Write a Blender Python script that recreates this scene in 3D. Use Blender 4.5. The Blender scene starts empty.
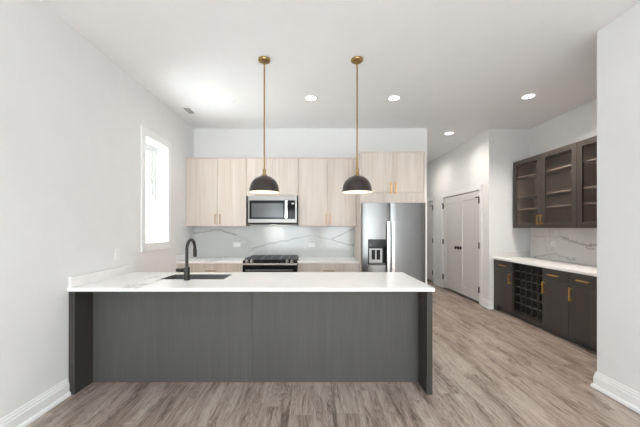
import bpy, bmesh, math, random
from mathutils import Vector

random.seed(7)
scene = bpy.context.scene
C = scene.collection
PI = math.pi

# ------------------------------------------------------------------ camera, world, sun, fill lamps, exposure
CAM_Z = 1.397
F_PX = 300.0
cam_data = bpy.data.cameras.new('camera')
cam_data.sensor_fit = 'HORIZONTAL'
cam_data.sensor_width = 36.0
cam_data.lens = 36.0 * F_PX / 640.0
cam_data.shift_x = 7.0 / 640.0
cam_data.shift_y = 14.5 / 640.0
cam_data.clip_start = 0.05
cam = bpy.data.objects.new('camera', cam_data)
C.objects.link(cam)
cam.location = (0, 0, CAM_Z)
cam.rotation_euler = (PI / 2, 0, 0)
scene.camera = cam

scene.view_settings.view_transform = 'Standard'
scene.view_settings.look = 'None'
scene.view_settings.gamma = 1.0
scene.view_settings.use_curve_mapping = False
scene.view_settings.exposure = 0.1

world = bpy.data.worlds.new('overcast_sky')
scene.world = world
world.use_nodes = True
wbg = world.node_tree.nodes['Background']
wbg.inputs['Color'].default_value = (0.87, 0.945, 1.0, 1)
wbg.inputs['Strength'].default_value = 3.6


def light(name, kind, loc, energy, color=(1, 1, 1), rot=(0, 0, 0), parent=None, **kw):
    d = bpy.data.lights.new(name, kind)
    d.energy = energy
    d.color = color
    for k, v in kw.items():
        setattr(d, k, v)
    o = bpy.data.objects.new(name, d)
    C.objects.link(o)
    o.location = loc
    o.rotation_euler = rot
    if parent is not None:
        o.parent = parent
    return o


sun = light('sun', 'SUN', (-4, 1, 6), 140.0, (1.0, 0.975, 0.94), angle=0.02)
sun.rotation_euler = Vector((1.0, 0.3, -1.75)).to_track_quat('-Z', 'Y').to_euler()
for lx in (-1.05, 1.45):
    # behind the camera: added fill lamps aimed upwards to brighten the ceiling
    light('front_fill', 'AREA', (lx, -3.40, 1.4), 52, (0.87, 0.95, 1.0), (math.radians(130), 0, 0),
          shape='RECTANGLE', size=1.8, size_y=2.2)
# another added fill lamp, outside the tall side window, tilted up at the ceiling
light('side_fill', 'AREA', (-2.75, 3.93, 1.25), 78, (0.92, 0.97, 1.0), (0, math.radians(-128), 0),
      shape='RECTANGLE', size=1.2, size_y=1.0)

# ------------------------------------------------------------------ material helpers


def srgb(r, g, b):
    def f(c):
        c /= 255.0
        return c / 12.92 if c <= 0.04045 else ((c + 0.055) / 1.055) ** 2.4
    return (f(r), f(g), f(b), 1.0)


class NT:
    def __init__(self, name):
        self.m = bpy.data.materials.new(name)
        self.m.use_nodes = True
        self.t = self.m.node_tree
        self.b = self.t.nodes['Principled BSDF']

    def n(self, kind, **kw):
        nd = self.t.nodes.new(kind)
        for k, v in kw.items():
            setattr(nd, k, v)
        return nd

    def link(self, a, b):
        self.t.links.new(a, b)

    def set(self, sock, v):
        if isinstance(v, bpy.types.NodeSocket):
            self.link(v, sock)
        else:
            sock.default_value = v

    def math(self, op, a, b=0.0, c=None, clamp=False):
        nd = self.n('ShaderNodeMath', operation=op, use_clamp=clamp)
        self.set(nd.inputs[0], a)
        self.set(nd.inputs[1], b)
        if c is not None:
            self.set(nd.inputs[2], c)
        return nd.outputs[0]

    def pos(self, scale=(1, 1, 1), offset=None):
        g = self.n('ShaderNodeNewGeometry')
        mp = self.n('ShaderNodeMapping')
        self.link(g.outputs['Position'], mp.inputs['Vector'])
        mp.inputs['Scale'].default_value = scale
        if offset is not None:
            self.set(mp.inputs['Location'], offset)
        return mp.outputs['Vector']

    def noise(self, vec, scale=1.0, detail=4.0, rough=0.55, dist=0.0):
        nd = self.n('ShaderNodeTexNoise')
        self.link(vec, nd.inputs['Vector'])
        nd.inputs['Scale'].default_value = scale
        nd.inputs['Detail'].default_value = detail
        nd.inputs['Roughness'].default_value = rough
        nd.inputs['Distortion'].default_value = dist
        return nd.outputs['Fac']

    def ramp(self, fac, stops):
        nd = self.n('ShaderNodeValToRGB')
        self.link(fac, nd.inputs['Fac'])
        e = nd.color_ramp.elements
        while len(e) < len(stops):
            e.new(0.5)
        for i, (p, c) in enumerate(stops):
            e[i].position = p
            e[i].color = c
        return nd.outputs['Color']

    def mix(self, fac, a, b, blend='MIX'):
        nd = self.n('ShaderNodeMix', data_type='RGBA', blend_type=blend)
        self.set(nd.inputs['Factor'], fac)
        self.set(nd.inputs[6], a)
        self.set(nd.inputs[7], b)
        return nd.outputs[2]

    def bump(self, h, strength=0.1, dist=0.01):
        nd = self.n('ShaderNodeBump')
        nd.inputs['Strength'].default_value = strength
        nd.inputs['Distance'].default_value = dist
        self.link(h, nd.inputs['Height'])
        self.link(nd.outputs['Normal'], self.b.inputs['Normal'])

    def p(self, **kw):
        for k, v in kw.items():
            self.set(self.b.inputs[k.replace('_', ' ')], v)
        return self


def plain(name, col, rough=0.5, metal=0.0, spec=0.5, var=0.03, scale=6.0, bump=0.0):
    t = NT(name)
    f = t.noise(t.pos(), scale, 3.0)
    lo = tuple(c * (1 - var) for c in col[:3]) + (1,)
    hi = tuple(min(1, c * (1 + var)) for c in col[:3]) + (1,)
    t.p(Base_Color=t.ramp(f, [(0.3, lo), (0.7, hi)]), Roughness=rough, Metallic=metal)
    t.b.inputs['Specular IOR Level'].default_value = spec
    if bump:
        t.bump(t.noise(t.pos(), 260.0, 2.0), bump, 0.002)
    return t.m


def grain_wood(name, dark, mid, light_, rough=0.5, sc=34.0, along=1.1, var=0.25):
    """vertical-grain laminate, each panel with its own tone and figure"""
    t = NT(name)
    oi = t.n('ShaderNodeObjectInfo')
    off = t.n('ShaderNodeCombineXYZ')
    sh = t.math('MULTIPLY', oi.outputs['Random'], 37.0)
    t.link(sh, off.inputs[0]); t.link(sh, off.inputs[1]); t.link(sh, off.inputs[2])
    v1 = t.pos((sc, sc, along), off.outputs[0])
    v2 = t.pos((sc * 0.22, sc * 0.22, along * 0.25), off.outputs[0])
    f = t.math('ADD', t.math('MULTIPLY', t.noise(v1, 1.0, 5.0, 0.6, 0.3), 0.6),
               t.math('MULTIPLY', t.noise(v2, 1.0, 3.0, 0.5, 0.6), 0.4))
    col = t.ramp(f, [(0.36, dark), (0.5, mid), (0.64, light_)])
    tone = t.math('ADD', t.math('MULTIPLY', oi.outputs['Random'], 0.08), 0.96)
    g = t.n('ShaderNodeCombineXYZ')
    for i in range(3):
        t.link(tone, g.inputs[i])
    col = t.mix(1.0, col, g.outputs[0], 'MULTIPLY')
    t.p(Base_Color=col, Roughness=rough)
    t.bump(f, 0.06, 0.003)
    return t.m


def marble(name, base, vein, u_axis, segs, width, rough, noise_strength=0.5, nscale=0.9, wob=0.05, faint=None):
    """white stone; segs are drifting veins given as ((u,z),(u,z),strength)"""
    t = NT(name)
    g = t.n('ShaderNodeNewGeometry')
    sp = t.n('ShaderNodeSeparateXYZ')
    t.link(g.outputs['Position'], sp.inputs[0])
    u, z = sp.outputs[u_axis], sp.outputs[2]
    if segs:
        w1 = t.math('MULTIPLY', t.math('SUBTRACT', t.noise(t.pos(), 4.0, 6.0, 0.6), 0.5), wob * 2)
        w2 = t.math('MULTIPLY', t.math('SUBTRACT', t.noise(t.pos((1, 1, 1), (5.3, 2.1, 8.7)), 5.0, 6.0, 0.65), 0.5), wob * 2.4)
        u2, z2 = t.math('ADD', u, w1), t.math('ADD', z, w2)
    total = None
    thick = t.math('MULTIPLY', t.math('ADD', t.noise(t.pos((1, 1, 1), (1.7, 9.2, 3.3)), 7.0, 3.0), 0.25), width)
    for (a, b, s) in segs:
        dx, dz = b[0] - a[0], b[1] - a[1]
        L2 = dx * dx + dz * dz
        pu, pz = t.math('SUBTRACT', u2, a[0]), t.math('SUBTRACT', z2, a[1])
        h = t.math('DIVIDE', t.math('ADD', t.math('MULTIPLY', pu, dx), t.math('MULTIPLY', pz, dz)), L2, clamp=True)
        du = t.math('SUBTRACT', pu, t.math('MULTIPLY', h, dx))
        dv = t.math('SUBTRACT', pz, t.math('MULTIPLY', h, dz))
        d = t.math('SQRT', t.math('ADD', t.math('MULTIPLY', du, du), t.math('MULTIPLY', dv, dv)))
        m = t.math('SUBTRACT', 1.0, t.math('DIVIDE', d, thick), clamp=True)
        m = t.math('MULTIPLY', m, s)
        total = m if total is None else t.math('MAXIMUM', total, m)
    nz = t.noise(t.pos((1, 1, 1), (3.1, 0.4, 6.2)), nscale, 8.0, 0.62, 0.8)
    r = t.math('SUBTRACT', 1.0, t.math('DIVIDE', t.math('ABSOLUTE', t.math('SUBTRACT', nz, 0.5)), 0.012), clamp=True)
    patch = t.math('MULTIPLY', t.math('SUBTRACT', t.noise(t.pos((1, 1, 1), (7.7, 3.2, 1.1)), 2.1, 2.0), 0.47), 5.0, clamp=True)
    r = t.math('MULTIPLY', t.math('MULTIPLY', r, patch), noise_strength)
    total = r if total is None else t.math('MAXIMUM', total, r)
    cloud = t.noise(t.pos(), 1.7, 4.0)
    b2 = tuple(c * 0.93 for c in base[:3]) + (1,)
    bc = t.ramp(cloud, [(0.35, b2), (0.65, base)])
    t.p(Base_Color=t.mix(total, bc, vein), Roughness=rough)
    return t.m


def steel(name, col, rough=0.3, along='x', amount=0.12):
    t = NT(name)
    s = {'x': (1.5, 1.5, 260), 'z': (260, 260, 1.5)}[along]
    f = t.noise(t.pos(s), 1.0, 3.0)
    t.p(Base_Color=col, Metallic=1.0,
        Roughness=t.math('ADD', t.math('MULTIPLY', f, amount), rough - amount / 2))
    t.bump(f, 0.04, 0.001)
    return t.m


def emission(name, col, strength):
    t = NT(name)
    t.p(Base_Color=(0.8, 0.8, 0.8, 1), Emission_Color=col, Emission_Strength=strength)
    return t.m


def thin_glass(name, tint, rough=0.02, ior_mix=0.5):
    t = NT(name)
    tr = t.n('ShaderNodeBsdfTransparent')
    tr.inputs['Color'].default_value = tint
    gl = t.n('ShaderNodeBsdfGlossy')
    gl.inputs['Roughness'].default_value = rough
    fr = t.n('ShaderNodeFresnel')
    gm = t.n('ShaderNodeNewGeometry')      # same reflectance entering and leaving the pane
    t.link(t.math('ADD', 1.45, t.math('MULTIPLY', gm.outputs['Backfacing'], 1 / 1.45 - 1.45)), fr.inputs['IOR'])
    mx = t.n('ShaderNodeMixShader')
    t.link(t.math('MULTIPLY', fr.outputs[0], ior_mix), mx.inputs[0])
    t.link(tr.outputs[0], mx.inputs[1])
    t.link(gl.outputs[0], mx.inputs[2])
    out = [n for n in t.t.nodes if n.type == 'OUTPUT_MATERIAL'][0]
    t.link(mx.outputs[0], out.inputs['Surface'])
    return t.m


def floor_planks():
    t = NT('vinyl_planks')
    g = t.n('ShaderNodeNewGeometry')
    sp = t.n('ShaderNodeSeparateXYZ')
    t.link(g.outputs['Position'], sp.inputs[0])
    cb = t.n('ShaderNodeCombineXYZ')
    wn = t.n('ShaderNodeTexWhiteNoise', noise_dimensions='1D')     # every row starts at its own place
    t.link(t.math('FLOOR', t.math('DIVIDE', sp.outputs[0], 0.178)), wn.inputs['W'])
    t.link(t.math('ADD', sp.outputs[1], t.math('MULTIPLY', wn.outputs['Value'], 1.22)), cb.inputs[0])
    t.link(sp.outputs[0], cb.inputs[1])
    br = t.n('ShaderNodeTexBrick')
    br.offset = 0.0
    br.inputs['Scale'].default_value = 1.0
    br.inputs['Brick Width'].default_value = 1.22
    br.inputs['Row Height'].default_value = 0.178
    br.inputs['Mortar Size'].default_value = 0.0012
    br.inputs['Mortar Smooth'].default_value = 0.3
    br.inputs['Bias'].default_value = 0.0
    br.inputs['Color1'].default_value = (0.0, 0.0, 0.0, 1)
    br.inputs['Color2'].default_value = (1.0, 1.0, 1.0, 1)
    br.inputs['Mortar'].default_value = (0.5, 0.5, 0.5, 1)
    t.link(cb.outputs[0], br.inputs['Vector'])
    rnd = t.n('ShaderNodeSeparateColor')
    t.link(br.outputs['Color'], rnd.inputs[0])
    r = rnd.outputs[0]
    off = t.n('ShaderNodeCombineXYZ')
    t.link(t.math('MULTIPLY', r, 23.0), off.inputs[0]); t.link(t.math('MULTIPLY', r, 11.0), off.inputs[1])
    v_f = t.pos((42, 2.6, 1), off.outputs[0])
    v_c = t.pos((9.0, 1.15, 1), off.outputs[0])
    cath = t.noise(v_c, 1.0, 3.0, 0.5, 0.9)
    rings = t.math('ABSOLUTE', t.math('SINE', t.math('MULTIPLY', cath, 46.0)))
    fine = t.noise(v_f, 1.0, 6.0, 0.65, 0.2)
    big = t.noise(t.pos((5.5, 0.85, 1), off.outputs[0]), 1.0, 3.0, 0.5, 0.5)
    f = t.math('ADD', t.math('MULTIPLY', fine, 0.45), t.math('ADD', t.math('MULTIPLY', rings, 0.12), t.math('MULTIPLY', big, 0.48)))
    # dark open-grain patches, long and narrow, broken up by the fine grain
    pm = t.noise(t.pos((13.0, 1.7, 1), off.outputs[0]), 1.0, 2.0, 0.5, 0.7)
    pm = t.math('MULTIPLY', t.math('SUBTRACT', pm, 0.52), 6.0, clamp=True)
    pf = t.noise(t.pos((85.0, 9.0, 1), off.outputs[0]), 1.0, 4.0, 0.7, 0.4)
    pf = t.math('MULTIPLY', t.math('SUBTRACT', pf, 0.36), 4.0, clamp=True)
    patch = t.math('MULTIPLY', pm, pf)
    f = t.math('SUBTRACT', t.math('ADD', f, 0.03), t.math('MULTIPLY', patch, 0.25))
    col = t.ramp(f, [(0.34, srgb(88, 74, 65)), (0.485, srgb(131, 116, 106)), (0.58, srgb(155, 140, 130)), (0.68, srgb(174, 161, 151))])
    tone = t.math('ADD', t.math('MULTIPLY', r, 0.09), 0.945)
    tc = t.n('ShaderNodeCombineXYZ')
    for i in range(3):
        t.link(tone, tc.inputs[i])
    col = t.mix(1.0, col, tc.outputs[0], 'MULTIPLY')
    col = t.mix(t.math('MULTIPLY', br.outputs['Fac'], 0.45), col, srgb(96, 80, 70))
    t.p(Base_Color=col, Roughness=t.math('ADD', t.math('MULTIPLY', fine, 0.18), 0.34))
    t.b.inputs['Specular IOR Level'].default_value = 0.4
    t.bump(f, 0.12, 0.003)
    return t.m


SB, SV = 58.4, 5.14     # image scale on the kitchen splash, for the vein positions


def kz(px, py):
    return ((px - 313) / SB, CAM_Z + (228 - py) / SB)


def bz(px, py):
    s = (px - 313) / 3.74
    return (300.0 / s, CAM_Z + (228 - py) / s)


kv = [(kz(192, 233.5), kz(221, 229.5), 0.7), (kz(221, 229.5), kz(237, 236), 0.75),
      (kz(252, 250), kz(268, 244), 0.6), (kz(268, 244), kz(299, 237.8), 0.65), (kz(299, 237.8), kz(314, 236), 0.5),
      (kz(314, 236), kz(331, 240.5), 0.5), (kz(331, 240.5), kz(358, 226.5), 0.75), (kz(331, 240.5), kz(358, 246.5), 0.7)]
bv = [(bz(560, 237), bz(581, 242.5), 0.55), (bz(581, 242.5), bz(600, 246), 0.75), (bz(581, 243), bz(594, 250), 0.5),
      (bz(534, 256.5), bz(556, 254.5), 0.4), (bz(556, 254.5), bz(574, 259), 0.5), (bz(533, 236), bz(560, 237), 0.25)]

M = {
    'wall': plain('wall_paint', srgb(236, 236, 235), 0.7, spec=0.25, var=0.01, bump=0.02),
    'ceiling': plain('ceiling_paint', srgb(246, 246, 246), 0.8, spec=0.2, var=0.008),
    'trim': plain('white_trim_paint', srgb(243, 243, 242), 0.35, spec=0.4, var=0.008),
    'door': plain('door_paint', srgb(220, 218, 215), 0.4, spec=0.4, var=0.008),
    'floor': floor_planks(),
    'light_wood': grain_wood('pale_oak_laminate', srgb(199, 185, 174), srgb(210, 198, 188), srgb(219, 209, 200), 0.45),
    'island_wood': grain_wood('charcoal_grain_laminate', srgb(73, 72, 70), srgb(76, 75, 73), srgb(80, 79, 77), 0.5, 60.0, 2.2),
    'island_end': grain_wood('dark_end_panel_laminate', srgb(50, 47, 44), srgb(55, 52, 49), srgb(60, 57, 54), 0.5, 48.0, 1.6),
    'bar_wood': grain_wood('charcoal_cabinet_finish', srgb(62, 58, 55), srgb(66, 62, 59), srgb(70, 66, 63), 0.42, 40.0, 1.4),
    'bar_frame': grain_wood('espresso_cabinet_finish', srgb(46, 39, 34), srgb(51, 44, 38), srgb(56, 49, 43), 0.42, 40.0, 1.4),
    'bar_inside': plain('espresso_cabinet_inside', srgb(122, 105, 92), 0.5, var=0.05),
    'rack_inside': plain('dark_rack_lining', srgb(34, 31, 30), 0.6),
    'shelf_edge': plain('espresso_shelf', srgb(132, 117, 106), 0.5, var=0.03),
    'quartz': marble('white_quartz', srgb(251, 250, 248), srgb(150, 146, 140), 0, [((-1.64, 0.885), (-1.45, 0.895), 0.5)], 0.012, 0.22, 0.11, 1.3),
    'splash': marble('marble_splash', srgb(211, 212, 210), srgb(128, 130, 131), 0, kv, 0.024, 0.12, 0.22, 0.8, 0.06),
    'bar_splash': marble('marble_bar_splash', srgb(236, 234, 231), srgb(128, 124, 121), 1, bv, 0.03, 0.15, 0.3, 0.9, 0.08),
    'steel': steel('stainless_steel', srgb(150, 148, 145), 0.36),
    'steel_v': steel('stainless_door', srgb(124, 124, 123), 0.24, 'z', 0.10),
    'steel_bright': steel('polished_steel', srgb(226, 226, 224), 0.2),
    'sink_steel': steel('brushed_sink_steel', srgb(128, 128, 127), 0.4),
    'steel_dark': plain('grey_steel_side', srgb(92, 93, 95), 0.45, 0.6),
    'black_glass': plain('black_glass', srgb(22, 23, 25), 0.12, spec=0.2, var=0.05),
    'oven_glass': plain('smoked_window', srgb(74, 76, 76), 0.12, spec=0.6, var=0.05),
    'black': plain('black_plastic', srgb(20, 20, 21), 0.4, spec=0.2, var=0.05),
    'iron': plain('cast_iron', srgb(80, 81, 86), 0.4, spec=0.5, var=0.08),
    'matte_black': plain('matte_black_metal', srgb(40, 37, 35), 0.35, 0.3, var=0.05),
    'brass': plain('brushed_brass', srgb(226, 180, 106), 0.36, 1.0, var=0.06),
    'aged_brass': plain('aged_brass', srgb(166, 140, 92), 0.32, 1.0, var=0.06),
    'champagne': plain('champagne_pull', srgb(168, 138, 106), 0.32, 1.0, var=0.05),
    'shade': plain('dark_bronze_shade', srgb(66, 60, 57), 0.32, 0.55, var=0.08),
    'shade_in': plain('white_shade_lining', srgb(240, 230, 214), 0.5, var=0.01),
    'outlet': plain('white_outlet_plastic', srgb(243, 243, 241), 0.3, var=0.01),
    'slot': plain('dark_slot', srgb(70, 70, 70), 0.5),
    'grille': plain('grey_grille', srgb(168, 168, 168), 0.5),
    'gap': plain('dark_gap', srgb(28, 25, 23), 0.8),
    'downlight': emission('downlight_lens', (1.0, 0.97, 0.92, 1), 9.0),
    'bulb': emission('warm_bulb', (1.0, 0.86, 0.66, 1), 6.0),
    'hood_lamp': emission('hood_lamp_lens', (1.0, 0.95, 0.86, 1), 1.2),
    'display': emission('keypad_display', (0.5, 0.75, 0.85, 1), 0.15),
    'pane': thin_glass('window_glass', (0.97, 0.99, 0.98, 1), 0.01, 1.0),
    'cab_glass': thin_glass('cabinet_glass', (0.96, 0.95, 0.94, 1), 0.12, 0.5),
}

# ------------------------------------------------------------------ mesh helpers
OFF = {}


def thing(name, label, cat, loc=(0, 0, 0), group=None):
    o = bpy.data.objects.new(name, None)
    C.objects.link(o)
    o.location = loc
    o.empty_display_size = 0.1
    o['label'] = label
    o['category'] = cat
    if group:
        o['group'] = group
    OFF[o.name] = Vector(loc)
    return o


def tag(o, label, cat, group=None):
    o['label'] = label
    o['category'] = cat
    if group:
        o['group'] = group
    return o


def obj(name, bm, m, parent=None, bevel=0.0, smooth=False, kind=None, label=None):
    """verts of bm are in world space; the mesh is stored relative to the thing's base"""
    off = OFF.get(parent.name, Vector()) if parent is not None else Vector()
    bmesh.ops.recalc_face_normals(bm, faces=bm.faces)
    if bevel:
        bmesh.ops.bevel(bm, geom=[e for e in bm.edges if e.is_manifold and e.calc_face_angle(0) > 0.5],
                        offset=bevel, segments=2, affect='EDGES', profile=0.6, clamp_overlap=True)
    if off.length:
        bmesh.ops.translate(bm, verts=bm.verts, vec=-off)
    me = bpy.data.meshes.new(name)
    if smooth:
        for f in bm.faces:
            f.smooth = True
    bm.to_mesh(me)
    bm.free()
    if smooth:
        me.set_sharp_from_angle(angle=math.radians(38))
    me.materials.append(m)
    o = bpy.data.objects.new(name, me)
    C.objects.link(o)
    if parent is not None:
        o.parent = parent
        OFF[o.name] = off
    if kind:
        o['kind'] = kind
    if label:
        o['label'] = label
    return o


def add_box(bm, x0, x1, y0, y1, z0, z1):
    vs = [bm.verts.new(p) for p in ((x0, y0, z0), (x1, y0, z0), (x1, y1, z0), (x0, y1, z0),
                                    (x0, y0, z1), (x1, y0, z1), (x1, y1, z1), (x0, y1, z1))]
    for q in ((0, 3, 2, 1), (4, 5, 6, 7), (0, 1, 5, 4), (1, 2, 6, 5), (2, 3, 7, 6), (3, 0, 4, 7)):
        bm.faces.new([vs[i] for i in q])


def box(name, m, b, parent=None, bevel=0.0, kind=None, label=None):
    bm = bmesh.new()
    add_box(bm, *b)
    return obj(name, bm, m, parent, bevel, kind=kind, label=label)


def boxes(name, m, bs, parent=None, bevel=0.0, kind=None):
    bm = bmesh.new()
    for b in bs:
        add_box(bm, *b)
    return obj(name, bm, m, parent, bevel, kind=kind)


# mappings (u, v, w) -> world, w is the outward front direction
def FRONT(y):        # faces the camera (-Y); u = X, v = Z
    return lambda u, v, w: (u, y - w, v)


def WEST(x):         # faces -X; u = Y, v = Z
    return lambda u, v, w: (x - w, u, v)


def EAST(x):         # faces +X; u = Y, v = Z
    return lambda u, v, w: (x + w, u, v)


def UP(z):           # faces +Z; u = X, v = Y
    return lambda u, v, w: (u, v, z + w)


def quad_ring(bm, A, B):
    for i in range(4):
        j = (i + 1) % 4
        bm.faces.new((A[i], A[j], B[j], B[i]))


def rect(bm, P, r, w):
    u0, u1, v0, v1 = r
    return [bm.verts.new(P(u, v, w)) for u, v in ((u0, v0), (u1, v0), (u1, v1), (u0, v1))]


def recess(name, m, P, outer, inner, w0, w1, depth, slope=0.0, parent=None, bevel=0.0, kind=None):
    """slab with a sunk panel in its front face"""
    bm = bmesh.new()
    A = rect(bm, P, outer, w0)
    B = rect(bm, P, outer, w1)
    I = rect(bm, P, inner, w1)
    J = rect(bm, P, (inner[0] + slope, inner[1] - slope, inner[2] + slope, inner[3] - slope), w1 - depth)
    bm.faces.new(A)
    quad_ring(bm, A, B)
    quad_ring(bm, B, I)
    quad_ring(bm, I, J)
    bm.faces.new(J)
    return obj(name, bm, m, parent, bevel, kind=kind)


def ring(name, m, P, outer, inner, w0, w1, parent=None, bevel=0.0, kind=None):
    """slab with a hole through it"""
    bm = bmesh.new()
    A, B = rect(bm, P, outer, w0), rect(bm, P, outer, w1)
    Ci, D = rect(bm, P, inner, w0), rect(bm, P, inner, w1)
    quad_ring(bm, A, B)
    quad_ring(bm, B, D)
    quad_ring(bm, D, Ci)
    quad_ring(bm, Ci, A)
    return obj(name, bm, m, parent, bevel, kind=kind)


def add_lathe(bm, prof, centre, n=32, axis='z', closed=False):
    cx, cy, cz = centre
    rows = []
    for (r, h) in prof:
        row = []
        for i in range(n):
            a = 2 * PI * i / n
            c, s = r * math.cos(a), r * math.sin(a)
            if axis == 'z':
                p = (cx + c, cy + s, cz + h)
            elif axis == 'y':
                p = (cx + c, cy + h, cz + s)
            else:
                p = (cx + h, cy + c, cz + s)
            row.append(bm.verts.new(p))
        rows.append(row)
    for a, b in zip(rows[:-1], rows[1:]):
        for i in range(n):
            j = (i + 1) % n
            bm.faces.new((a[i], a[j], b[j], b[i]))
    if closed:
        for i in range(n):
            j = (i + 1) % n
            bm.faces.new((rows[-1][i], rows[-1][j], rows[0][j], rows[0][i]))
    else:
        bm.faces.new(rows[0])
        bm.faces.new(rows[-1])


def lathe(name, m, prof, centre, parent=None, n=32, axis='z', closed=False, smooth=True, label=None):
    bm = bmesh.new()
    add_lathe(bm, prof, centre, n, axis, closed)
    return obj(name, bm, m, parent, smooth=smooth, label=label)


def cyl(name, m, r, h, centre, parent=None, axis='z', n=24):
    b = min(r, abs(h)) * 0.12
    s = 1 if h > 0 else -1
    return lathe(name, m, [(r - b, 0), (r, s * b), (r, h - s * b), (r - b, h)], centre, parent, n, axis)


def add_tube(bm, pts, rad, n=14):
    pts = [Vector(p) for p in pts]
    rads = rad if isinstance(rad, (list, tuple)) else [rad] * len(pts)
    rows = []
    up = Vector((1, 0, 0))
    for i, p in enumerate(pts):
        t = (pts[min(i + 1, len(pts) - 1)] - pts[max(i - 1, 0)]).normalized()
        if abs(t.dot(up)) > 0.95:
            up = Vector((0, 0, 1)) if abs(t.z) < 0.9 else Vector((0, 1, 0))
        a = t.cross(up).normalized()
        b = t.cross(a).normalized()
        rows.append([bm.verts.new(p + a * rads[i] * math.cos(2 * PI * k / n) + b * rads[i] * math.sin(2 * PI * k / n))
                     for k in range(n)])
    for a, b in zip(rows[:-1], rows[1:]):
        for i in range(n):
            j = (i + 1) % n
            bm.faces.new((a[i], a[j], b[j], b[i]))
    bm.faces.new(rows[0])
    bm.faces.new(rows[-1])


def bar_pull(name, m, P, u, v, length, vertical, parent, r=0.007, stand=0.03, w=0.0):
    """bar handle standing off a door on two posts, joined into one solid"""
    bm = bmesh.new()
    h = length / 2
    k = h * 0.78
    sq = r
    def bb(u0, u1, v0, v1, w0, w1):
        A = rect(bm, P, (u0, u1, v0, v1), w0)
        B = rect(bm, P, (u0, u1, v0, v1), w1)
        bm.faces.new(A); bm.faces.new(B); quad_ring(bm, A, B)
    if vertical:
        bb(u - sq, u + sq, v - h, v + h, w + stand - sq, w + stand + sq)
        for s in (-k, k):
            bb(u - sq * .8, u + sq * .8, v + s - sq * .8, v + s + sq * .8, w, w + stand - sq * .5)
    else:
        bb(u - h, u + h, v - sq, v + sq, w + stand - sq, w + stand + sq)
        for s in (-k, k):
            bb(u + s - sq * .8, u + s + sq * .8, v - sq * .8, v + sq * .8, w, w + stand - sq * .5)
    return obj(name, bm, m, parent, 0.0012)


BASE_PROFILE = [(0.0, 0.0), (0.030, 0.0), (0.030, 0.016), (0.024, 0.030), (0.017, 0.034), (0.017, 0.098),
                (0.012, 0.104), (0.012, 0.118), (0.008, 0.126), (0.006, 0.142), (0.0, 0.145)]


def baseboard(name, path, side):
    """moulding swept along the foot of a wall; side=+1 puts it to the left of the travel direction"""
    bm = bmesh.new()
    pts = [Vector((p[0], p[1])) for p in path]
    rows = []
    for i, p in enumerate(pts):
        ns = []
        if i > 0:
            d = (pts[i] - pts[i - 1]).normalized(); ns.append(Vector((-d.y, d.x)) * side)
        if i < len(pts) - 1:
            d = (pts[i + 1] - pts[i]).normalized(); ns.append(Vector((-d.y, d.x)) * side)
        n = ns[0] if len(ns) == 1 else (ns[0] + ns[1]) / (1 + ns[0].dot(ns[1]))
        rows.append([bm.verts.new((p.x + n.x * o, p.y + n.y * o, z)) for o, z in BASE_PROFILE])
    k = len(BASE_PROFILE)
    for a, b in zip(rows[:-1], rows[1:]):
        for i in range(k):
            j = (i + 1) % k
            bm.faces.new((a[i], a[j], b[j], b[i]))
    bm.faces.new(rows[0]); bm.faces.new(rows[-1])
    return obj(name, bm, M['trim'], kind='structure')


def children_of(o):
    return [c for c in bpy.data.objects if c.parent == o]


def copy_tree(o, loc=None, label=None, parent=None):
    c = o.copy()
    C.objects.link(c)
    if parent is not None:
        c.parent = parent
    if loc is not None:
        c.location = loc
    if label:
        c['label'] = label
    for ch in children_of(o):
        copy_tree(ch, parent=c)
    return c


# ------------------------------------------------------------------ the setting
H = 3.11
XL, XR, XN, XH, XB = -2.05, 2.48, 3.75, 3.04, 1.96     # left wall, near right wall, niche wall, hall right wall, end of back wall
YB, YN, YE = 5.155, 5.18, 9.2
YR = -3.5
W = M['wall']
box('floor', M['floor'], (XL - .22, XN + .15, YR - .15, YE + .12, -0.1, 0.0), kind='structure')
box('ceiling', M['ceiling'], (XL - .22, XN + .15, YR - .15, YE + .12, H, H + 0.12), kind='structure')
WY0, WY1, WZ0, WZ1 = 3.65, 4.21, 1.215, 2.516
ring('wall_left', W, EAST(XL), (YR, YB, 0, H), (WY0, WY1, WZ0, WZ1), -0.22, 0.0, kind='structure')
box('wall_back', W, (XL, XB, YB, YB + .12, 0, H), kind='structure')
box('wall_hall_left', W, (XB - .12, XB, YB + .12, YE, 0, H), kind='structure')
box('wall_hall_end', W, (XB - .12, XH + .12, YE, YE + .12, 0, H), kind='structure')
D1, D2, DZ = 5.47, 6.99, 2.09           # the double doors
D3, D4 = 7.58, 8.36                     # the door further down the hall
T = .12
boxes('wall_hall_right', W, [(XH, XH + T, YN, D1, 0, H), (XH, XH + T, D2, D3, 0, H), (XH, XH + T, D4, YE, 0, H),
                             (XH, XH + T, D1, D2, DZ + .006, H), (XH, XH + T, D3, D4, DZ + .006, H)], kind='structure')
boxes('dark_backing', M['gap'], [(XH + T + .0002, XH + T + .04, D1 - .1, D4 + .1, 0, DZ + .1)], kind='structure')  # near-black sheet behind the doors, its colour giving the shade in their gaps
box('wall_niche_back', W, (XH + T, XN, YN, YN + .12, 0, H), kind='structure')
box('wall_niche_right', W, (XN, XN + .12, 2.62, YN + .12, 0, H), kind='structure')
box('wall_right', W, (XR, XN + .12, YR, 2.62, 0, H), kind='structure')
# front wall of the house behind the camera, with its two big openings
boxes('wall_front', W, [(XL, XR, YR - .12, YR, 0, 0.3), (XL, XR, YR - .12, YR, 2.75, H), (XL, -1.98, YR - .12, YR, 0.3, 2.75),
                        (-0.12, 0.52, YR - .12, YR, 0.3, 2.75), (2.38, XR, YR - .12, YR, 0.3, 2.75)], kind='structure')

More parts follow.
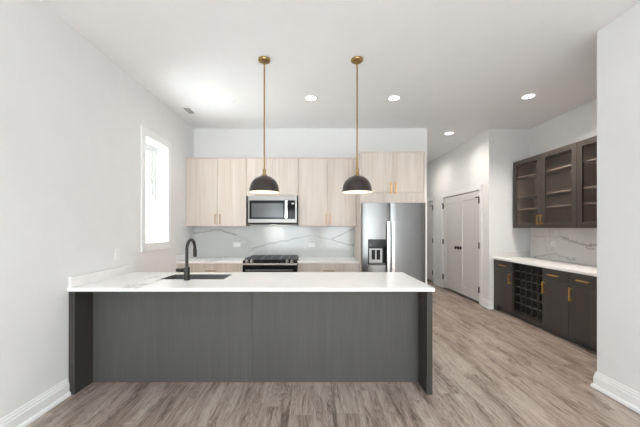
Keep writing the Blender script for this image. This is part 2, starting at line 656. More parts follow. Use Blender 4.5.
baseboard('baseboard_left', [(XL, YR), (XL, 2.505)], -1)
baseboard('baseboard_right', [(XR, YR), (XR, 2.62), (XR + .5, 2.62)], 1)
baseboard('baseboard_hall', [(XH, D1 - .095), (XH, YN), (XH + .055, YN)], -1)
baseboard('baseboard_hall_far', [(XH, D3 - .095), (XH, D2 + .095)], -1)
baseboard('baseboard_back', [(1.70, YB), (XB, YB), (XB, YE)], -1)

# the tall window over the end of the peninsula
win = ring('window_1', M['trim'], EAST(XL), (WY0 - .085, WY1 + .085, WZ0 - .105, WZ1 + .105), (WY0, WY1, WZ0, WZ1), 0.0005, 0.019, bevel=0.003, kind='structure')
ring('outer_frame', M['trim'], EAST(XL), (WY0 + .001, WY1 - .001, WZ0 + .001, WZ1 - .001), (WY0 + .045, WY1 - .045, WZ0 + .045, WZ1 - .045), -0.215, -0.155, win, 0.002)
ring('sash', M['trim'], EAST(XL), (WY0 + .047, WY1 - .047, WZ0 + .047, WZ1 - .047), (WY0 + .10, WY1 - .10, WZ0 + .11, WZ1 - .10), -0.205, -0.172, win, 0.003)
box('pane', M['pane'], (XL - .19, XL - .186, WY0 + .099, WY1 - .099, WZ0 + .109, WZ1 - .099), win)
box('lock_handle', M['trim'], (XL - .172, XL - .155, WY1 - .085, WY1 - .065, 1.72, 1.86), win, 0.003)

# hall doors
def door_leaf(name, y0, y1, hinge_side, knob, panels):
    P = WEST(XH)
    o = None
    w1 = 0.001
    bm = bmesh.new()
    g = 0.003
    outer = (y0 + g, y1 - g, 0.046, DZ - .014)
    A, B = rect(bm, P, outer, -0.036), rect(bm, P, outer, w1)
    bm.faces.new(A); quad_ring(bm, A, B)
    if panels == 1:
        I = rect(bm, P, (outer[0] + .115, outer[1] - .115, .21, DZ - .14), w1)
        J = rect(bm, P, (outer[0] + .122, outer[1] - .122, .217, DZ - .147), w1 - .012)
        quad_ring(bm, B, I); quad_ring(bm, I, J); bm.faces.new(J)
    else:
        bm.faces.new(B)
    o = obj(name, bm, M['door'], kind='structure')
    yh = y0 if hinge_side < 0 else y1
    for zc in (0.27, 1.08, 1.90):
        bmh = bmesh.new()
        add_lathe(bmh, [(0.012, -0.058), (0.012, 0.058)], (XH - .014, yh, zc), 12)
        add_box(bmh, XH - .0125, XH - .0012, yh - .018, yh + .018, zc - .05, zc + .05)
        if zc > 1.5:    # hinge-pin door stop on the top hinge
            s = 1 if hinge_side < 0 else -1
            add_box(bmh, XH - .050, XH - .004, yh - .006, yh + .006, zc + .050, zc + .068)
            add_box(bmh, XH - .05, XH - .034, min(yh, yh + s * .07), max(yh, yh + s * .07), zc + .052, zc + .066)
        obj('hinge', bmh, M['matte_black'], o, label='matte black hinge')
    if knob:
        yk = y1 - .06 if hinge_side < 0 else y0 + .06
        lathe('door_knob', M['matte_black'], [(0.036, 0.0), (0.036, -.010), (0.014, -.014), (0.013, -.034), (0.026, -.040),
              (0.034, -.052), (0.032, -.064), (0.014, -.070)], (XH - .001, yk, 0.985), o, axis='x', label='matte black door knob')
    return o


door_leaf('door_1', D1, (D1 + D2) / 2, -1, True, 1)
door_leaf('door_2', (D1 + D2) / 2, D2, 1, True, 1)
door_leaf('door_3', D3, D4, -1, False, 1)


def casing(name, y0, y1):
    bm = bmesh.new()
    c, t = .09, .012
    xs = (XH - t, XH - .0005)
    P = WEST(XH)
    pts = [(y0 - c, 0), (y0 - c, DZ + c), (y1 + c, DZ + c), (y1 + c, 0), (y1 + .004, 0), (y1 + .004, DZ + .006), (y0 - .004, DZ + .006), (y0 - .004, 0)]
    A = [bm.verts.new(P(u, v, 0.0005)) for u, v in pts]
    B = [bm.verts.new(P(u, v, t)) for u, v in pts]
    bm.faces.new(A); bm.faces.new(B)
    for i in range(8):
        j = (i + 1) % 8
        bm.faces.new((A[i], A[j], B[j], B[i]))
    return obj(name, bm, M['trim'], kind='structure', bevel=0.002)


casing('trim_1', D1, D2)
casing('trim_2', D3, D4)

# ------------------------------------------------------------------ peninsula
CT = 0.897          # counter top height
IY0, IY1 = 2.51, 3.385
isl = thing('kitchen_island', 'charcoal wood-grain peninsula base with end panels under white quartz top', 'kitchen island', (-0.5, 2.95, 0))
box('end_panel', M['island_end'], (-2.045, -1.994, IY0, IY1, 0.0, CT - .031), isl, 0.0015)
box('end_panel', M['island_end'], (0.954, 1.0, IY0, IY1, 0.0, CT - .031), isl, 0.0015)
box('back_panel', M['island_wood'], (-1.993, -0.5540, 2.717, 2.735, 0.0, CT - .031), isl, 0.001)
box('back_panel', M['island_wood'], (-0.5510, 0.953, 2.717, 2.735, 0.0, CT - .031), isl, 0.001)
ring('cabinet_body', M['light_wood'], UP(0), (-1.993, 0.953, 2.737, 3.345), (-1.54, -0.83, 2.87, 3.30), 0.10, CT - .031, isl)
box('toe_kick', M['gap'], (-1.993, 0.953, 3.26, 3.28, 0.0, 0.10), isl)
for i in range(4):
    x0 = -1.99 + i * .735
    d = box('door', M['light_wood'], (x0 + .002, x0 + .733, 3.346, 3.364, 0.11, CT - .036), isl, 0.001)
    bar_pull('handle', M['champagne'], lambda u, v, w: (u, 3.364 + w, v), x0 + .66, .72, .15, True, d)

SX0, SX1, SY0, SY1 = -1.50, -0.87, 2.925, 3.25
ring('countertop', M['quartz'], UP(0), (XL + .001, 1.015, 2.50, 3.40), (SX0, SX1, SY0, SY1), CT - .03, CT, bevel=0.002)
tag(bpy.data.objects['countertop'], 'white quartz worktop of the peninsula with an undermount sink cut-out', 'countertop')
s1 = box('side_splash', M['quartz'], (XL + .001, XL + .021, 2.515, 2.660, CT + .0005, .985), bevel=0.0015)
tag(s1, 'short front piece of low quartz splash on left wall above peninsula', 'backsplash', 'low splash pieces along the peninsula wall')
s2 = box('side_splash', M['quartz'], (XL + .001, XL + .021, 2.6625, 3.395, CT + .0005, .985), bevel=0.0015)
tag(s2, 'long piece of low quartz splash on left wall beneath the window', 'backsplash', 'low splash pieces along the peninsula wall')

sink = thing('kitchen_sink', 'stainless undermount sink sunk in the white peninsula worktop', 'sink', (-1.185, 3.09, CT - .25))
recess('basin', M['sink_steel'], UP(0), (SX0 + .0005, SX1 - .0005, SY0 + .0005, SY1 - .0005), (SX0 + .003, SX1 - .003, SY0 + .003, SY1 - .003),
       CT - .235, CT - .002, .218, 0.012, sink)  # steel walls rise over the cut stone edge, greying it as shade would
lathe('drain', M['steel_bright'], [(0.045, 0.0), (0.045, 0.004), (0.03, 0.004), (0.028, 0.001)], (-1.185, 3.09, CT - .2203), sink)

fa = thing('kitchen_faucet', 'matte black gooseneck faucet with side lever standing at the sink edge', 'faucet', (-1.215, 2.875, CT))
FX, FY = -1.209, 2.875
lathe('base', M['matte_black'], [(0.027, 0.0), (0.028, 0.004), (0.0265, 0.008), (0.0265, 0.118), (0.024, 0.124)], (FX, FY, CT + .0005), fa)
bm = bmesh.new()
pts = [(FX, FY, CT + .12), (FX, FY, CT + .20), (FX, FY, CT + .272)]
R = 0.098
for i in range(1, 17):
    a = PI - PI * i / 16 * 0.97
    pts.append((FX, FY + R + R * math.cos(a), CT + .286 + R * math.sin(a)))
add_tube(bm, pts, 0.0145, 18)
obj('neck', bm, M['matte_black'], fa, smooth=True)
end = Vector(pts[-1])
bm = bmesh.new()
add_tube(bm, [end + Vector((0, -.001, .012)), end + Vector((0, .001, -.006)), end + Vector((0, .002, -.02)), end + Vector((0, .003, -.085)), end + Vector((0, .003, -.09))],
         [0.0145, 0.017, 0.019, 0.0185, 0.016], 18)
obj('spray_head', bm, M['matte_black'], fa, smooth=True)
bm = bmesh.new()
add_tube(bm, [(FX - .024, FY, CT + .095), (FX - .05, FY, CT + .095), (FX - .054, FY, CT + .095), (FX - .07, FY, CT + .0955), (FX - .098, FY, CT + .096), (FX - .102, FY, CT + .096)],
         [0.019, 0.019, 0.0175, 0.0175, 0.017, 0.014], 16)
obj('lever', bm, M['matte_black'], fa, smooth=True)

# ------------------------------------------------------------------ back run: base units, counters, splash
def base_unit(name, label, x0, x1, hx):
    t = thing(name, label, 'cabinet', ((x0 + x1) / 2, 4.9, 0), 'base cabinets along the back wall')
    yf = 4.54
    box('carcass', M['light_wood'], (x0, x1, yf, YB - .003, 0.10, CT - .031), t)
    box('toe_kick', M['gap'], (x0, x1, yf + .06, YB - .003, 0.0, 0.099), t)
    P = FRONT(yf)
    d = box('drawer', M['light_wood'], (x0 + .002, x1 - .002, yf - .02, yf - .001, .695, CT - .036), t, 0.0012)
    bar_pull('handle', M['champagne'], P, hx, .755, .17, False, d, w=.02)
    xm = (x0 + x1) / 2
    for a, b, h in ((x0, xm, xm - .05), (xm, x1, xm + .05)):
        q = box('door', M['light_wood'], (a + .002, b - .002, yf - .02, yf - .001, .11, .689), t, 0.0012)
        bar_pull('handle', M['champagne'], P, h, .58, .17, True, q, w=.02)
    return t


base_unit('base_cabinet', 'pale wood base cabinet left of the range, under white counter', -2.048, -1.056, -1.527)
base_unit('base_cabinet', 'pale wood base cabinet between the range and the refrigerator', -.230, .698, .238)
c = box('countertop', M['quartz'], (-2.048, -1.054, 4.495, YB - .002, CT - .03, CT), bevel=0.002)
tag(c, 'white quartz counter on the back wall left of the range', 'countertop', 'back wall counters')
c = box('countertop', M['quartz'], (-.232, .698, 4.495, YB - .002, CT - .03, CT), bevel=0.002)
tag(c, 'white quartz counter on the back wall right of the range', 'countertop', 'back wall counters')
c = box('backsplash', M['splash'], (XL + .002, .699, YB - .016, YB - .002, CT + .0006, 1.4255))
tag(c, 'white grey-veined marble slab splash behind the range on back wall', 'backsplash')
c = box('side_splash', M['quartz'], (XL + .001, XL + .02, 4.50, YB - .018, CT + .0006, .99), bevel=0.0015)
tag(c, 'low stone splash on left wall at the end of back counter', 'backsplash')

# ------------------------------------------------------------------ uppers on the back wall
YU = 4.825
UT, UB = 2.53, 1.427
def upper(name, label, x0, x1, z0, yface, handles, splits, group='pale wood upper cabinets', filler=None, zdoor=None, z1=UT):
    t = thing(name, label, 'cabinet', ((x0 + x1) / 2, yface + .15, z0), group)
    box('carcass', M['light_wood'], (x0, x1, yface + .021, YB - .003, z0, z1), t)
    P = FRONT(yface)
    edges = [x0] + splits + [x1]
    zd = z0 if zdoor is None else zdoor
    ds = []
    for a, b in zip(edges[:-1], edges[1:]):
        ds.append(box('door', M['light_wood'], (a + .0025, b - .0025, yface, yface + .019, zd + .002, z1 - .016), t, 0.0012))
    box('top_rail', M['light_wood'], (x0, x1, yface + .002, yface + .0195, z1 - .013, z1), t, 0.001)
    if zdoor is not None:
        box('bottom_rail', M['light_wood'], (x0, x1, yface + .002, yface + .0195, z0, zd - .003), t, 0.001)
    for i, hx, hz, hl in handles:
        bar_pull('handle', M['champagne'], P, hx, hz, hl, True, ds[i])
    if filler:
        box('filler_strip', M['light_wood'], (filler[0], filler[1], yface + .004, yface + .02, z0, z1), t)
    return t


upper('upper_cabinet', 'tall pale wood upper cabinet against the left wall, left of microwave', -2.03, -1.075, UB, YU,
      [(0, -1.567, 1.54, .165), (1, -1.49, 1.54, .165)], [-1.533], filler=(XL + .001, -2.031))
upper('upper_cabinet', 'short pale wood upper cabinet directly above the microwave', -1.073, -.238, 1.9125, YU, [], [-.654])
upper('upper_cabinet', 'tall pale wood upper cabinet between microwave and refrigerator', -.236, .697, UB, YU,
      [(0, .208, 1.54, .165), (1, .279, 1.54, .165)], [.233])

# fridge surround: deep cabinet over the fridge with full height side panels
YFc = 4.445
fc = upper('upper_cabinet', 'deep pale wood cabinet with brass pulls above the stainless refrigerator', .7175, 1.636, 1.772, YFc,
           [(0, 1.147, 1.985, .16), (1, 1.222, 1.985, .16)], [1.183], zdoor=1.915)
for ch in children_of(fc):
    for g in children_of(ch):
        g.data.materials[0] = M['brass']
box('side_panel', M['light_wood'], (.699, .7165, YFc, YB - .003, 0.0, UT), fc, 0.001)
box('side_panel', M['light_wood'], (1.637, 1.655, YFc, YB - .003, 0.0, UT), fc, 0.001)

# ------------------------------------------------------------------ microwave
MX0, MX1, MZ0, MZ1, MYF = -1.024, -.254, 1.46, 1.902, 4.735
mw = thing('microwave', 'stainless over-the-range microwave with dark window mounted above range', 'microwave', (-.648, 4.9, MZ0))
box('body', M['steel_dark'], (MX0 + .004, MX1 - .004, MYF + .03, YB - .018, MZ0 - .005, MZ1), mw)
fz0, fz1 = MZ0 + .04, MZ1
P = FRONT(MYF)
ring('door_frame', M['steel'], P, (MX0, MX1, fz0 - .02, fz1), (MX0 + .018, MX1 - .03, fz0 + .04, fz1 - .068), -.029, 0.0, mw, 0.003)
box('window', M['black_glass'], (MX0 + .0185, MX1 - .135, MYF + .004, MYF + .028, fz0 + .0405, fz1 - .0685), mw)
box('window_screen', M['oven_glass'], (MX0 + .055, MX1 - .215, MYF + .0015, MYF + .0035, fz0 + .066, fz1 - .115), mw)
box('control_panel', M['black_glass'], (MX1 - .134, MX1 - .0305, MYF + .003, MYF + .028, fz0 + .0405, fz1 - .0685), mw)
box('display', M['display'], (MX1 - .085, MX1 - .045, MYF + .0015, MYF + .0028, fz1 - .130, fz1 - .110), mw)
bm = bmesh.new()
hx0, hx1 = MX1 - .186, MX1 - .146
add_box(bm, hx0, hx1, MYF - .05, MYF - .036, fz0 + .048, fz1 - .074)
add_box(bm, hx0 + .006, hx1 - .006, MYF - .036, MYF + .003, fz0 + .06, fz0 + .09)
add_box(bm, hx0 + .006, hx1 - .006, MYF - .036, MYF + .003, fz1 - .115, fz1 - .085)
obj('handle', bm, M['steel_bright'], mw, 0.003)
box('vent_grille', M['black'], (MX0 + .004, MX1 - .004, MYF + .006, MYF + .03, MZ0 - .004, fz0 - .021), mw)
box('lamp_lens', M['hood_lamp'], (-.70, -.60, 4.93, 4.99, MZ0 - .008, MZ0 - .0051), mw)
light('cooktop_lamp', 'AREA', (-.648, 4.96, MZ0 - .012), 0.6, (1.0, 0.95, 0.88), (math.radians(25), 0, 0), shape='RECTANGLE', size=.12, size_y=.06)

# ------------------------------------------------------------------ range
RX0, RX1, RYF = -1.050, -.236, 4.50
rg = thing('kitchen_range', 'stainless slide-in gas range with black grates on the back wall', 'range', (-.64, 4.8, 0))
box('body', M['steel_dark'], (RX0 + .004, RX1 - .004, RYF, YB - .018, 0.03, .898), rg)
bm = bmesh.new()
add_box(bm, RX0, RX1, 4.50, YB - .018, .8985, .912)
obj('cooktop', bm, M['black_glass'], rg, 0.003)
# sloped control fascia
bm = bmesh.new()
prof = [(4.499, .905), (4.452, .872), (4.452, .845), (4.499, .845)]
A = [bm.verts.new((RX0, y, z)) for y, z in prof]
B = [bm.verts.new((RX1, y, z)) for y, z in prof]
bm.faces.new(A); bm.faces.new(B); quad_ring(bm, A, B)
obj('control_panel', bm, M['black_glass'], rg, 0.002)
box('front_trim', M['steel_bright'], (RX0, RX1, 4.446, 4.4515, .845, .874), rg, 0.002)
for kx in (-.985, -.915, -.385, -.315):
    bm = bmesh.new()
    d = Vector((0, -.57, .82)).normalized()
    c0 = Vector((kx, 4.476, .8888))
    add_tube(bm, [c0 + d * .001, c0 + d * .006, c0 + d * .0061, c0 + d * .034, c0 + d * .038], [.026, .026, .021, .019, .016], 20)
    obj('knob', bm, M['steel_bright'], rg, smooth=True)
for gx0, gx1 in ((RX0 + .02, -.785), (-.78, -.50), (-.495, RX1 - .02)):
    bm = bmesh.new()
    z0, z1 = .922, .938
    y0, y1 = 4.525, 5.10
    for bx in (gx0, gx1 - .014):
        add_box(bm, bx, bx + .014, y0, y1, z0, z1)
    n = 11
    for k in range(n):
        yy = y0 + (y1 - y0 - .014) * k / (n - 1)
        add_box(bm, gx0 + .0145, gx1 - .0145, yy, yy + .014, z0, z1)
    xm = (gx0 + gx1) / 2
    add_box(bm, xm - .007, xm + .007, y0 + .0145, y1 - .0145, z0 + .0005, z1 + .0005)
    for bx in (gx0, gx1 - .014):
        for yy in (y0, y1 - .014):
            add_box(bm, bx, bx + .014, yy, yy + .014, .9121, z0)
    obj('grate', bm, M['iron'], rg)
for bx, by in ((-.93, 4.66), (-.93, 4.98), (-.35, 4.66), (-.35, 4.98), (-.64, 4.82)):
    lathe('burner', M['iron'], [(.05, 0), (.05, .004), (.034, .005), (.034, .008), (.02, .009)], (bx, by, .9121), rg, 24)
P = FRONT(4.499)
od = ring('oven_door', M['black_glass'], P, (RX0 + .003, RX1 - .003, .20, .842), (RX0 + .02, RX1 - .02, .30, .832), 0.0, 0.045, rg, 0.002)
box('oven_window', M['black_glass'], (RX0 + .0205, RX1 - .0205, 4.458, 4.498, .3005, .8315), od)
bm = bmesh.new()
add_tube(bm, [(RX0 + .06, 4.405, .775), (RX1 - .06, 4.405, .775)], .012, 14)
for bx in (RX0 + .09, RX1 - .09):
    add_tube(bm, [(bx, 4.405, .775), (bx, 4.459, .775)], .009, 10)
obj('handle', bm, M['steel_dark'], od, smooth=True)
box('storage_drawer', M['steel'], (RX0 + .003, RX1 - .003, 4.455, 4.499, .04, .195), rg, 0.003)

# ------------------------------------------------------------------ refrigerator
FX0, FX1, FZ, FYF = .722, 1.634, 1.764, 4.355
fr = thing('refrigerator', 'stainless side-by-side refrigerator with water dispenser in pale wood surround', 'refrigerator', (1.18, 4.7, 0))
box('body', M['steel_dark'], (FX0 + .004, FX1 - .004, FYF + .065, YB - .02, .03, FZ - .012), fr)
box('kick_grille', M['black'], (FX0 + .01, FX1 - .01, FYF + .05, FYF + .064, .0, .075), fr)
XS = 1.123


def curved_door(x0, x1, z0, z1, hole=None):
    """gently bowed steel door front, optionally with an opening for the dispenser"""
    bm = bmesh.new()
    us = sorted(set([x0 + (x1 - x0) * i / 12 for i in range(13)] + ([hole[0], hole[1]] if hole else [])))
    vs = [z0] + ([hole[2], hole[3]] if hole else []) + [z1]

    def yf(u):
        a = (u - x0) / (x1 - x0) * 2 - 1
        return FYF + .003 * a * a  + .004 * max(0, abs(a) - .94) / .06
    F = [[bm.verts.new((u, yf(u), v)) for v in vs] for u in us]
    K = [[bm.verts.new((u, FYF + .062, v)) for v in vs] for u in us]
    nu, nv = len(us), len(vs)
    for i in range(nu - 1):
        for j in range(nv - 1):
            if hole and j == 1 and hole[0] - 1e-6 <= us[i] and us[i + 1] <= hole[1] + 1e-6:
                continue
            bm.faces.new((F[i][j], F[i + 1][j], F[i + 1][j + 1], F[i][j + 1]))
            bm.faces.new((K[i][j], K[i + 1][j], K[i + 1][j + 1], K[i][j + 1]))
    for i in range(nu - 1):
        for j in (0, nv - 1):
            bm.faces.new((F[i][j], F[i + 1][j], K[i + 1][j], K[i][j]))
        if hole and hole[0] - 1e-6 <= us[i] and us[i + 1] <= hole[1] + 1e-6:
            for j in (1, 2):
                bm.faces.new((F[i][j], F[i + 1][j], K[i + 1][j], K[i][j]))
    for j in range(nv - 1):
        for i in (0, nu - 1):
            bm.faces.new((F[i][j], F[i][j + 1], K[i][j + 1], K[i][j]))
    if hole:
        for i in (us.index(hole[0]), us.index(hole[1])):
            bm.faces.new((F[i][1], F[i][2], K[i][2], K[i][1]))
    return obj('door', bm, M['steel_v'], fr, smooth=True)


def fx(px):
    return (px - 313) / (300 / FYF)


def fzz(py):
    return CAM_Z + (228 - py) / (300 / FYF)


hole = (fx(368.0), fx(386.2), fzz(265.2), fzz(239.2))
dl = curved_door(FX0, XS - .004, .085, FZ, hole)
dr = curved_door(XS + .004, FX1, .085, FZ)
disp = recess('dispenser', M['black'], FRONT(FYF), (hole[0] + .0005, hole[1] - .0005, hole[2] + .0005, hole[3] - .0005),
              (hole[0] + .012, hole[1] - .012, hole[2] + .014, fzz(247.5)), -.058, .002, .05, 0.0, dl, 0.001)
box('dispenser_screen', M['black_glass'], (hole[0] + .008, hole[1] - .008, FYF - .0045, FYF - .0021, fzz(246.8), hole[3] - .006), disp)
box('dispenser_backplate', M['steel'], (hole[0] + .026, hole[1] - .05, FYF + .034, FYF + .046, fzz(263.0), fzz(248.6)), disp)
for a, b in ((372.0, 375.4), (377.0, 380.6)):
    box('dispenser_paddle', M['black'], (fx(a), fx(b), FYF + .022, FYF + .033, fzz(259.8), fzz(250)), disp, 0.002)
box('drip_tray', M['steel'], (hole[0] + .02, hole[1] - .02, FYF + .001, FYF + .04, hole[2] + .0145, hole[2] + .020), disp)
for d, px0, px1 in ((dl, 387.3, 390.2), (dr, 392.0, 394.9)):
    bm = bmesh.new()
    a, b = ((p - 313) * (FYF - .05) / 300 for p in (px0, px1))
    zt, zb = fzz(221.4), .55
    nseg = 14
    prev = None
    for k in range(nseg + 1):
        q = k / nseg
        z = zb + (zt - zb) * q
        y = FYF - .052 + .016 * (2 * q - 1) ** 2
        row = [bm.verts.new(p) for p in ((a, y, z), (b, y, z), (b - .004, y + .016, z), (a + .004, y + .016, z))]
        if prev:
            quad_ring(bm, prev, row)
        else:
            bm.faces.new(row)
        prev = row
    bm.faces.new(prev)
    for z in (zb + .02, zt - .05):
        add_box(bm, a + .006, b - .006, FYF - .032, FYF + .026, z, z + .03)
    obj('handle', bm, M['steel_bright'], d)
box('badge', M['steel_bright'], (fx(415.2), fx(419.6), FYF + .0015, FYF + .0055, fzz(209.2), fzz(207.9)), dr)

# ------------------------------------------------------------------ outlets and switch
def outlet(name, label, P, u, v, wide, tall, cat='outlet', w=0.0005, rocker=False, group='white wall outlets'):
    t = thing(name, label, cat, P(u, v, 0.0), group)
    bm = bmesh.new()
    A = rect(bm, P, (u - wide / 2, u + wide / 2, v - tall / 2, v + tall / 2), w)
    B = rect(bm, P, (u - wide / 2, u + wide / 2, v - tall / 2, v + tall / 2), w + .005)
    bm.faces.new(A); bm.faces.new(B); quad_ring(bm, A, B)
    obj('cover_plate', bm, M['outlet'], t, 0.0015)
    horizontal = wide > tall
    hu, hv = (.033, .0165) if horizontal else (.0165, .033)
    bm = bmesh.new()
    A = rect(bm, P, (u - hu, u + hu, v - hv, v + hv), w + .0052)
    B = rect(bm, P, (u - hu, u + hu, v - hv, v + hv), w + .0075)
    bm.faces.new(A); bm.faces.new(B); quad_ring(bm, A, B)
    ins = obj('rocker' if rocker else 'receptacle', bm, M['outlet'], t, 0.001)
    if not rocker:
        for s in (-.018, .018):
            for q in (-.0055, .0055):
                du, dv = (s, q) if horizontal else (q, s)
                bm = bmesh.new()
                r = (u + du - .0035, u + du + .0035, v + dv - .001, v + dv + .001) if horizontal else (u + du - .001, u + du + .001, v + dv - .0035, v + dv + .0035)
                A = rect(bm, P, r, w + .0076)
                B = rect(bm, P, r, w + .0079)
                bm.faces.new(A); bm.faces.new(B); quad_ring(bm, A, B)
                obj('slot', bm, M['slot'], ins)
    return t


PS = FRONT(YB - .016)
outlet('wall_outlet', 'white horizontal outlet on the marble left of the range', PS, (237 - 313) / SB, CAM_Z + (228 - 244.5) / SB, .118, .074)
outlet('wall_outlet', 'white horizontal outlet on the marble between range and refrigerator', PS, (311.7 - 313) / SB, CAM_Z + (228 - 245) / SB, .118, .074)
PBn = WEST(XN - .016)
sb = (554 - 313) / 3.73
outlet('wall_outlet', 'white horizontal outlet on the marble above the bar counter', PBn, 300 / sb, CAM_Z + (228 - 243.7) / sb, .118, .074)
sl = (313 - 117) / 2.05
outlet('wall_outlet', 'white vertical outlet on left wall between splash and window', EAST(XL), 300 / sl, CAM_Z + (228 - 254) / sl, .076, .118)
outlet('light_switch', 'white rocker switch on hall wall between the two doorways', WEST(XH), 7.25, 1.16, .076, .118, 'switch', rocker=True, group=None)

# ------------------------------------------------------------------ bar niche
XF = 3.10        # door faces
XC = XF + .02    # carcass front
PF = WEST(XF + .02)


def bar_unit(label, y0, y1, handle_far):
    t = thing('bar_cabinet', label, 'cabinet', (3.42, (y0 + y1) / 2, 0), 'charcoal bar base cabinets')
    box('carcass', M['bar_wood'], (XC + .001, XN - .003, y0 + .0005, y1 - .0005, .095, CT - .031), t)
    box('toe_kick', M['bar_wood'], (XC + .06, XN - .003, y0 + .0005, y1 - .0005, 0.0, .094), t)
    dw = box('drawer', M['bar_wood'], (XF, XC, y0 + .0025, y1 - .0025, .712, CT - .035), t, 0.0015)
    bar_pull('handle', M['brass'], WEST(XF), (y0 + y1) / 2, .787, .155, False, dw, r=.0075)
    dr_ = box('door', M['bar_wood'], (XF, XC, y0 + .0025, y1 - .0025, .10, .706), t, 0.0015)
    hy = y1 - .045 if handle_far else y0 + .045
    bar_pull('handle', M['brass'], WEST(XF), hy, .60, .165, True, dr_, r=.0075)
    return t


bar_unit('charcoal bar base cabinet with drawer left of the wine rack', 4.665, 5.085, False)
bar_unit('charcoal bar base cabinet with drawer just right of the wine rack', 3.64, 4.06, True)
bar_unit('charcoal bar base cabinet with drawer nearest the white right wall edge', 3.21, 3.638, True)
bar_unit('charcoal bar base cabinet tucked behind the white right wall', 2.66, 3.208, False)
fl = box('filler_panel', M['bar_wood'], (XC + .001, XC + .09, 5.0865, YN - .001, .0, CT - .031))
tag(fl, 'narrow dark filler panel between bar cabinet and niche back wall', 'panel')

wr = thing('wine_rack', 'dark built-in wine rack of thirty square cubbies between bar cabinets', 'wine rack', (3.42, 4.36, 0))
wy0, wy1, wz0, wz1 = 4.0615, 4.6635, .13, CT - .031
recess('rack_box', M['rack_inside'], WEST(XC), (wy0, wy1, .095, wz1), (wy0 + .012, wy1 - .012, wz0, wz1 - .012), -.60, -.006, .36, 0.0, wr)
box('toe_kick', M['bar_wood'], (XC + .06, XN - .003, wy0, wy1, 0.0, .094), wr)
iy0, iy1, iz0, iz1 = wy0 + .012, wy1 - .012, wz0, wz1 - .012
for k in range(1, 5):
    y = iy0 + (iy1 - iy0) * k / 5
    box('divider', M['bar_wood'], (XC + .010, XC + .36, y - .005, y + .005, iz0 + .0005, iz1 - .0005), wr)
for k in range(1, 6):
    z = iz0 + (iz1 - iz0) * k / 6
    box('cross_shelf', M['bar_wood'], (XC + .011, XC + .358, iy0 + .0005, iy1 - .0005, z - .005, z + .005), wr)

c = box('countertop', M['quartz'], (XF - .02, XN - .002, 2.64, YN - .001, CT - .03, CT), bevel=0.002)
tag(c, 'white quartz counter on top of the dark bar cabinets', 'countertop')
c = box('backsplash', M['bar_splash'], (XN - .016, XN - .002, 2.64, YN - .018, CT + .0006, 1.397))
tag(c, 'grey-veined marble slab splash between bar counter and glass cabinets', 'backsplash')
c = box('side_splash', M['bar_splash'], (XF, XN - .018, YN - .016, YN - .001, CT + .0006, .99), bevel=0.0015)
tag(c, 'low marble splash on the niche back wall above bar counter', 'backsplash')

XUF = 3.38
UY0, UY1 = 2.64, 5.065


def glass_upper(label, y0, y1, first_handles):
    z0, z1 = 1.398, 2.50
    t = thing('glass_cabinet', label, 'cabinet', (3.56, (y0 + y1) / 2, z0), 'glass-front bar cabinets')
    PC = WEST(XUF + .022)
    recess('carcass', M['bar_inside'], PC, (y0, y1, z0, z1), (y0 + .018, y1 - .018, z0 + .018, z1 - .018), -(XN - .003 - XUF - .022), 0.0, .30, 0.0, t)
    ym = (y0 + y1) / 2
    for z in (1.705, 1.905, 2.235):
        box('shelf', M['shelf_edge'], (XUF + .045, XN - .05, y0 + .019, y1 - .019, z - .009, z + .009), t)
    for a, b, hy in ((y0, ym, ym - .036), (ym, y1, ym + .036)):
        st = .075
        d = ring('door', M['bar_frame'], WEST(XUF + .021), (a + .002, b - .002, z0, z1), (a + st, b - st, z0 + st, z1 - st), 0.0, .021, t, 0.0015)
        box('glass_pane', M['cab_glass'], (XUF + .010, XUF + .014, a + st - .0005, b - st + .0005, z0 + st - .0005, z1 - st + .0005), d)
        bar_pull('handle', M['brass'], WEST(XUF), hy, 1.52, .15, True, d, r=.005)
    return t


glass_upper('espresso glass-door wall cabinet over the bar, nearer the hall doors', 3.846, UY1, True)
glass_upper('espresso glass-door wall cabinet over the bar, cut off by right wall', UY0, 3.844, False)

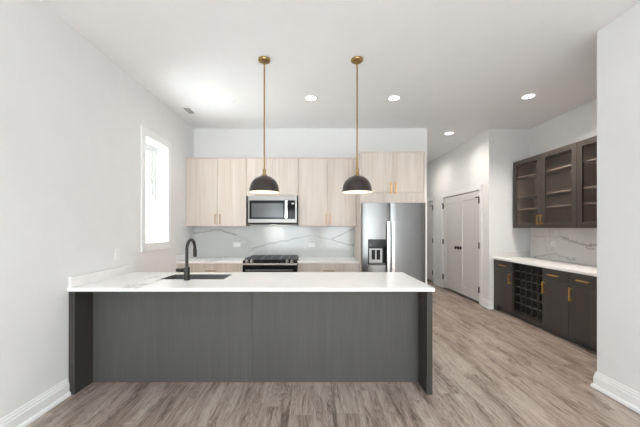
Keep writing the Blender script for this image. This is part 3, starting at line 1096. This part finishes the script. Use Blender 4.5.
# ------------------------------------------------------------------ pendants
def pendant(x, y, label):
    t = thing('pendant_lamp', label, 'pendant lamp', (x, y, H), 'dome pendants over the peninsula')
    lathe('canopy', M['aged_brass'], [(.061, 0.0), (.061, -.014), (.055, -.022), (.012, -.026), (.010, -.030)], (x, y, H - .0005), t, 40)
    lathe('swivel', M['aged_brass'], [(.007, 0.0), (.010, -.004), (.010, -.028), (.007, -.032)], (x, y, H - .030), t, 16)
    zs = 1.760
    cyl('rod', M['aged_brass'], .0075, -(H - .060 - (zs + .235)), (x, y, H - .062), t, n=16)
    lathe('socket_cap', M['aged_brass'], [(.010, .238), (.017, .234), (.017, .196), (.012, .192), (.012, .186), (.026, .180), (.030, .168), (.030, .160)], (x, y, zs), t, 24)
    outer = [(.028, .166), (.045, .163), (.072, .152), (.098, .134), (.120, .110), (.136, .080), (.146, .045), (.151, .012), (.154, .0)]
    inner = [(.1525, .0), (.149, .012), (.1435, .045), (.1335, .079), (.1175, .108), (.0955, .132), (.070, .149), (.044, .160), (.028, .162)]
    bm = bmesh.new()
    add_lathe(bm, outer + inner, (x, y, zs), 48, closed=True)
    sh = obj('lamp_shade', bm, M['shade'], t, smooth=True)
    lin = [(.1515, .001), (.148, .012), (.1425, .045), (.1325, .078), (.1165, .107), (.0945, .131), (.069, .148), (.03, .159)]
    lin2 = [(r - .0008, h - .0006) for r, h in reversed(lin)]
    bm = bmesh.new()
    add_lathe(bm, lin + lin2, (x, y, zs), 48, closed=True)
    obj('shade_lining', bm, M['shade_in'], sh, smooth=True, label='white inside of the shade')
    lathe('bulb', M['bulb'], [(.012, .155), (.014, .125), (.027, .100), (.033, .078), (.028, .056), (.012, .043), (.003, .041)], (x, y, zs), t, 24)
    light('pendant_light', 'POINT', (0, 0, zs + .025 - H), 0.8, (1.0, 0.84, 0.64), parent=t, shadow_soft_size=.03)
    return t


p1 = pendant(-.494, 3.045, 'left one of two dark dome pendants on brass rods, before the microwave')
copy_tree(p1, (.447, 3.045, H), 'right one of two dark dome pendants on brass rods, nearer the refrigerator')

# ------------------------------------------------------------------ recessed lights and vent
def downlight(label, x, y, power, spot=118, warm=(1.0, 0.95, 0.88)):
    t = thing('recessed_light', label, 'ceiling light', (x, y, H), 'round recessed ceiling lights')
    lathe('trim_ring', M['trim'], [(.088, 0), (.086, -.005), (.066, -.004), (.066, -.0005)], (x, y, H - .0005), t, 40)
    lathe('lens', M['downlight'], [(.065, 0.0), (.065, -.0025), (.02, -.003)], (x, y, H - .0008), t, 40)
    light('downlight_beam', 'SPOT', (0, 0, -.02), power, warm, parent=t, spot_size=math.radians(spot), spot_blend=.85, shadow_soft_size=.06)
    return t


DL = 60
downlight('round recessed ceiling light left of the pendants, nearest the ceiling vent', -1.12, 3.953, DL * .42, 150)
downlight('round recessed ceiling light between the two pendant rods', -.026, 3.953, DL * .25)
downlight('round recessed ceiling light right of the pendants, in front of the refrigerator', 1.067, 3.953, DL * .10)
downlight('round recessed ceiling light in front of the bar niche', 2.80, 3.90, DL * 3.0, 145)
downlight('small round recessed ceiling light at the hall entrance by double doors', 2.46, 5.42, DL * 0.72, 160)
downlight('round recessed ceiling light deep in the hall beyond the double doors', 2.46, 7.0, DL * 0.72, 160)
for x, y in ((-1.1, .6), (1.3, .6), (-1.1, -1.6), (1.3, -1.6)):  # unseen lamps added behind the camera as fill for the room
    downlight('added unseen fill light %s the %s wall behind the view' % ('near' if y > 0 else 'far back by', 'left' if x < 0 else 'right'), x, y, DL * 1.8, warm=(0.89, 0.96, 1.0))

cv = thing('ceiling_vent', 'small white rectangular ceiling vent with grey louvres by left wall', 'vent', (-1.80, 4.37, H))
ring('vent_frame', M['trim'], lambda u, v, w: (u, v, H - .0005 - w), (-1.875, -1.735, 4.235, 4.51), (-1.850, -1.760, 4.26, 4.485), 0.0, .008, cv, 0.001)
box('vent_backing', M['slot'], (-1.8495, -1.7605, 4.2605, 4.4845, H - .002, H - .0006), cv)
for k in range(9):
    y = 4.272 + k * .0245
    bm = bmesh.new()
    s = .006 if k < 5 else -.006
    A = [bm.verts.new((-1.8495, yy, zz)) for yy, zz in ((y - .006, H - .0025), (y - .004, H - .0025), (y + .004 + s, H - .0085), (y + .002 + s, H - .0085))]
    B = [bm.verts.new((-1.7605, v.co.y, v.co.z)) for v in A]
    bm.faces.new(A); bm.faces.new(B); quad_ring(bm, A, B)
    obj('louvre', bm, M['grille'], cv)
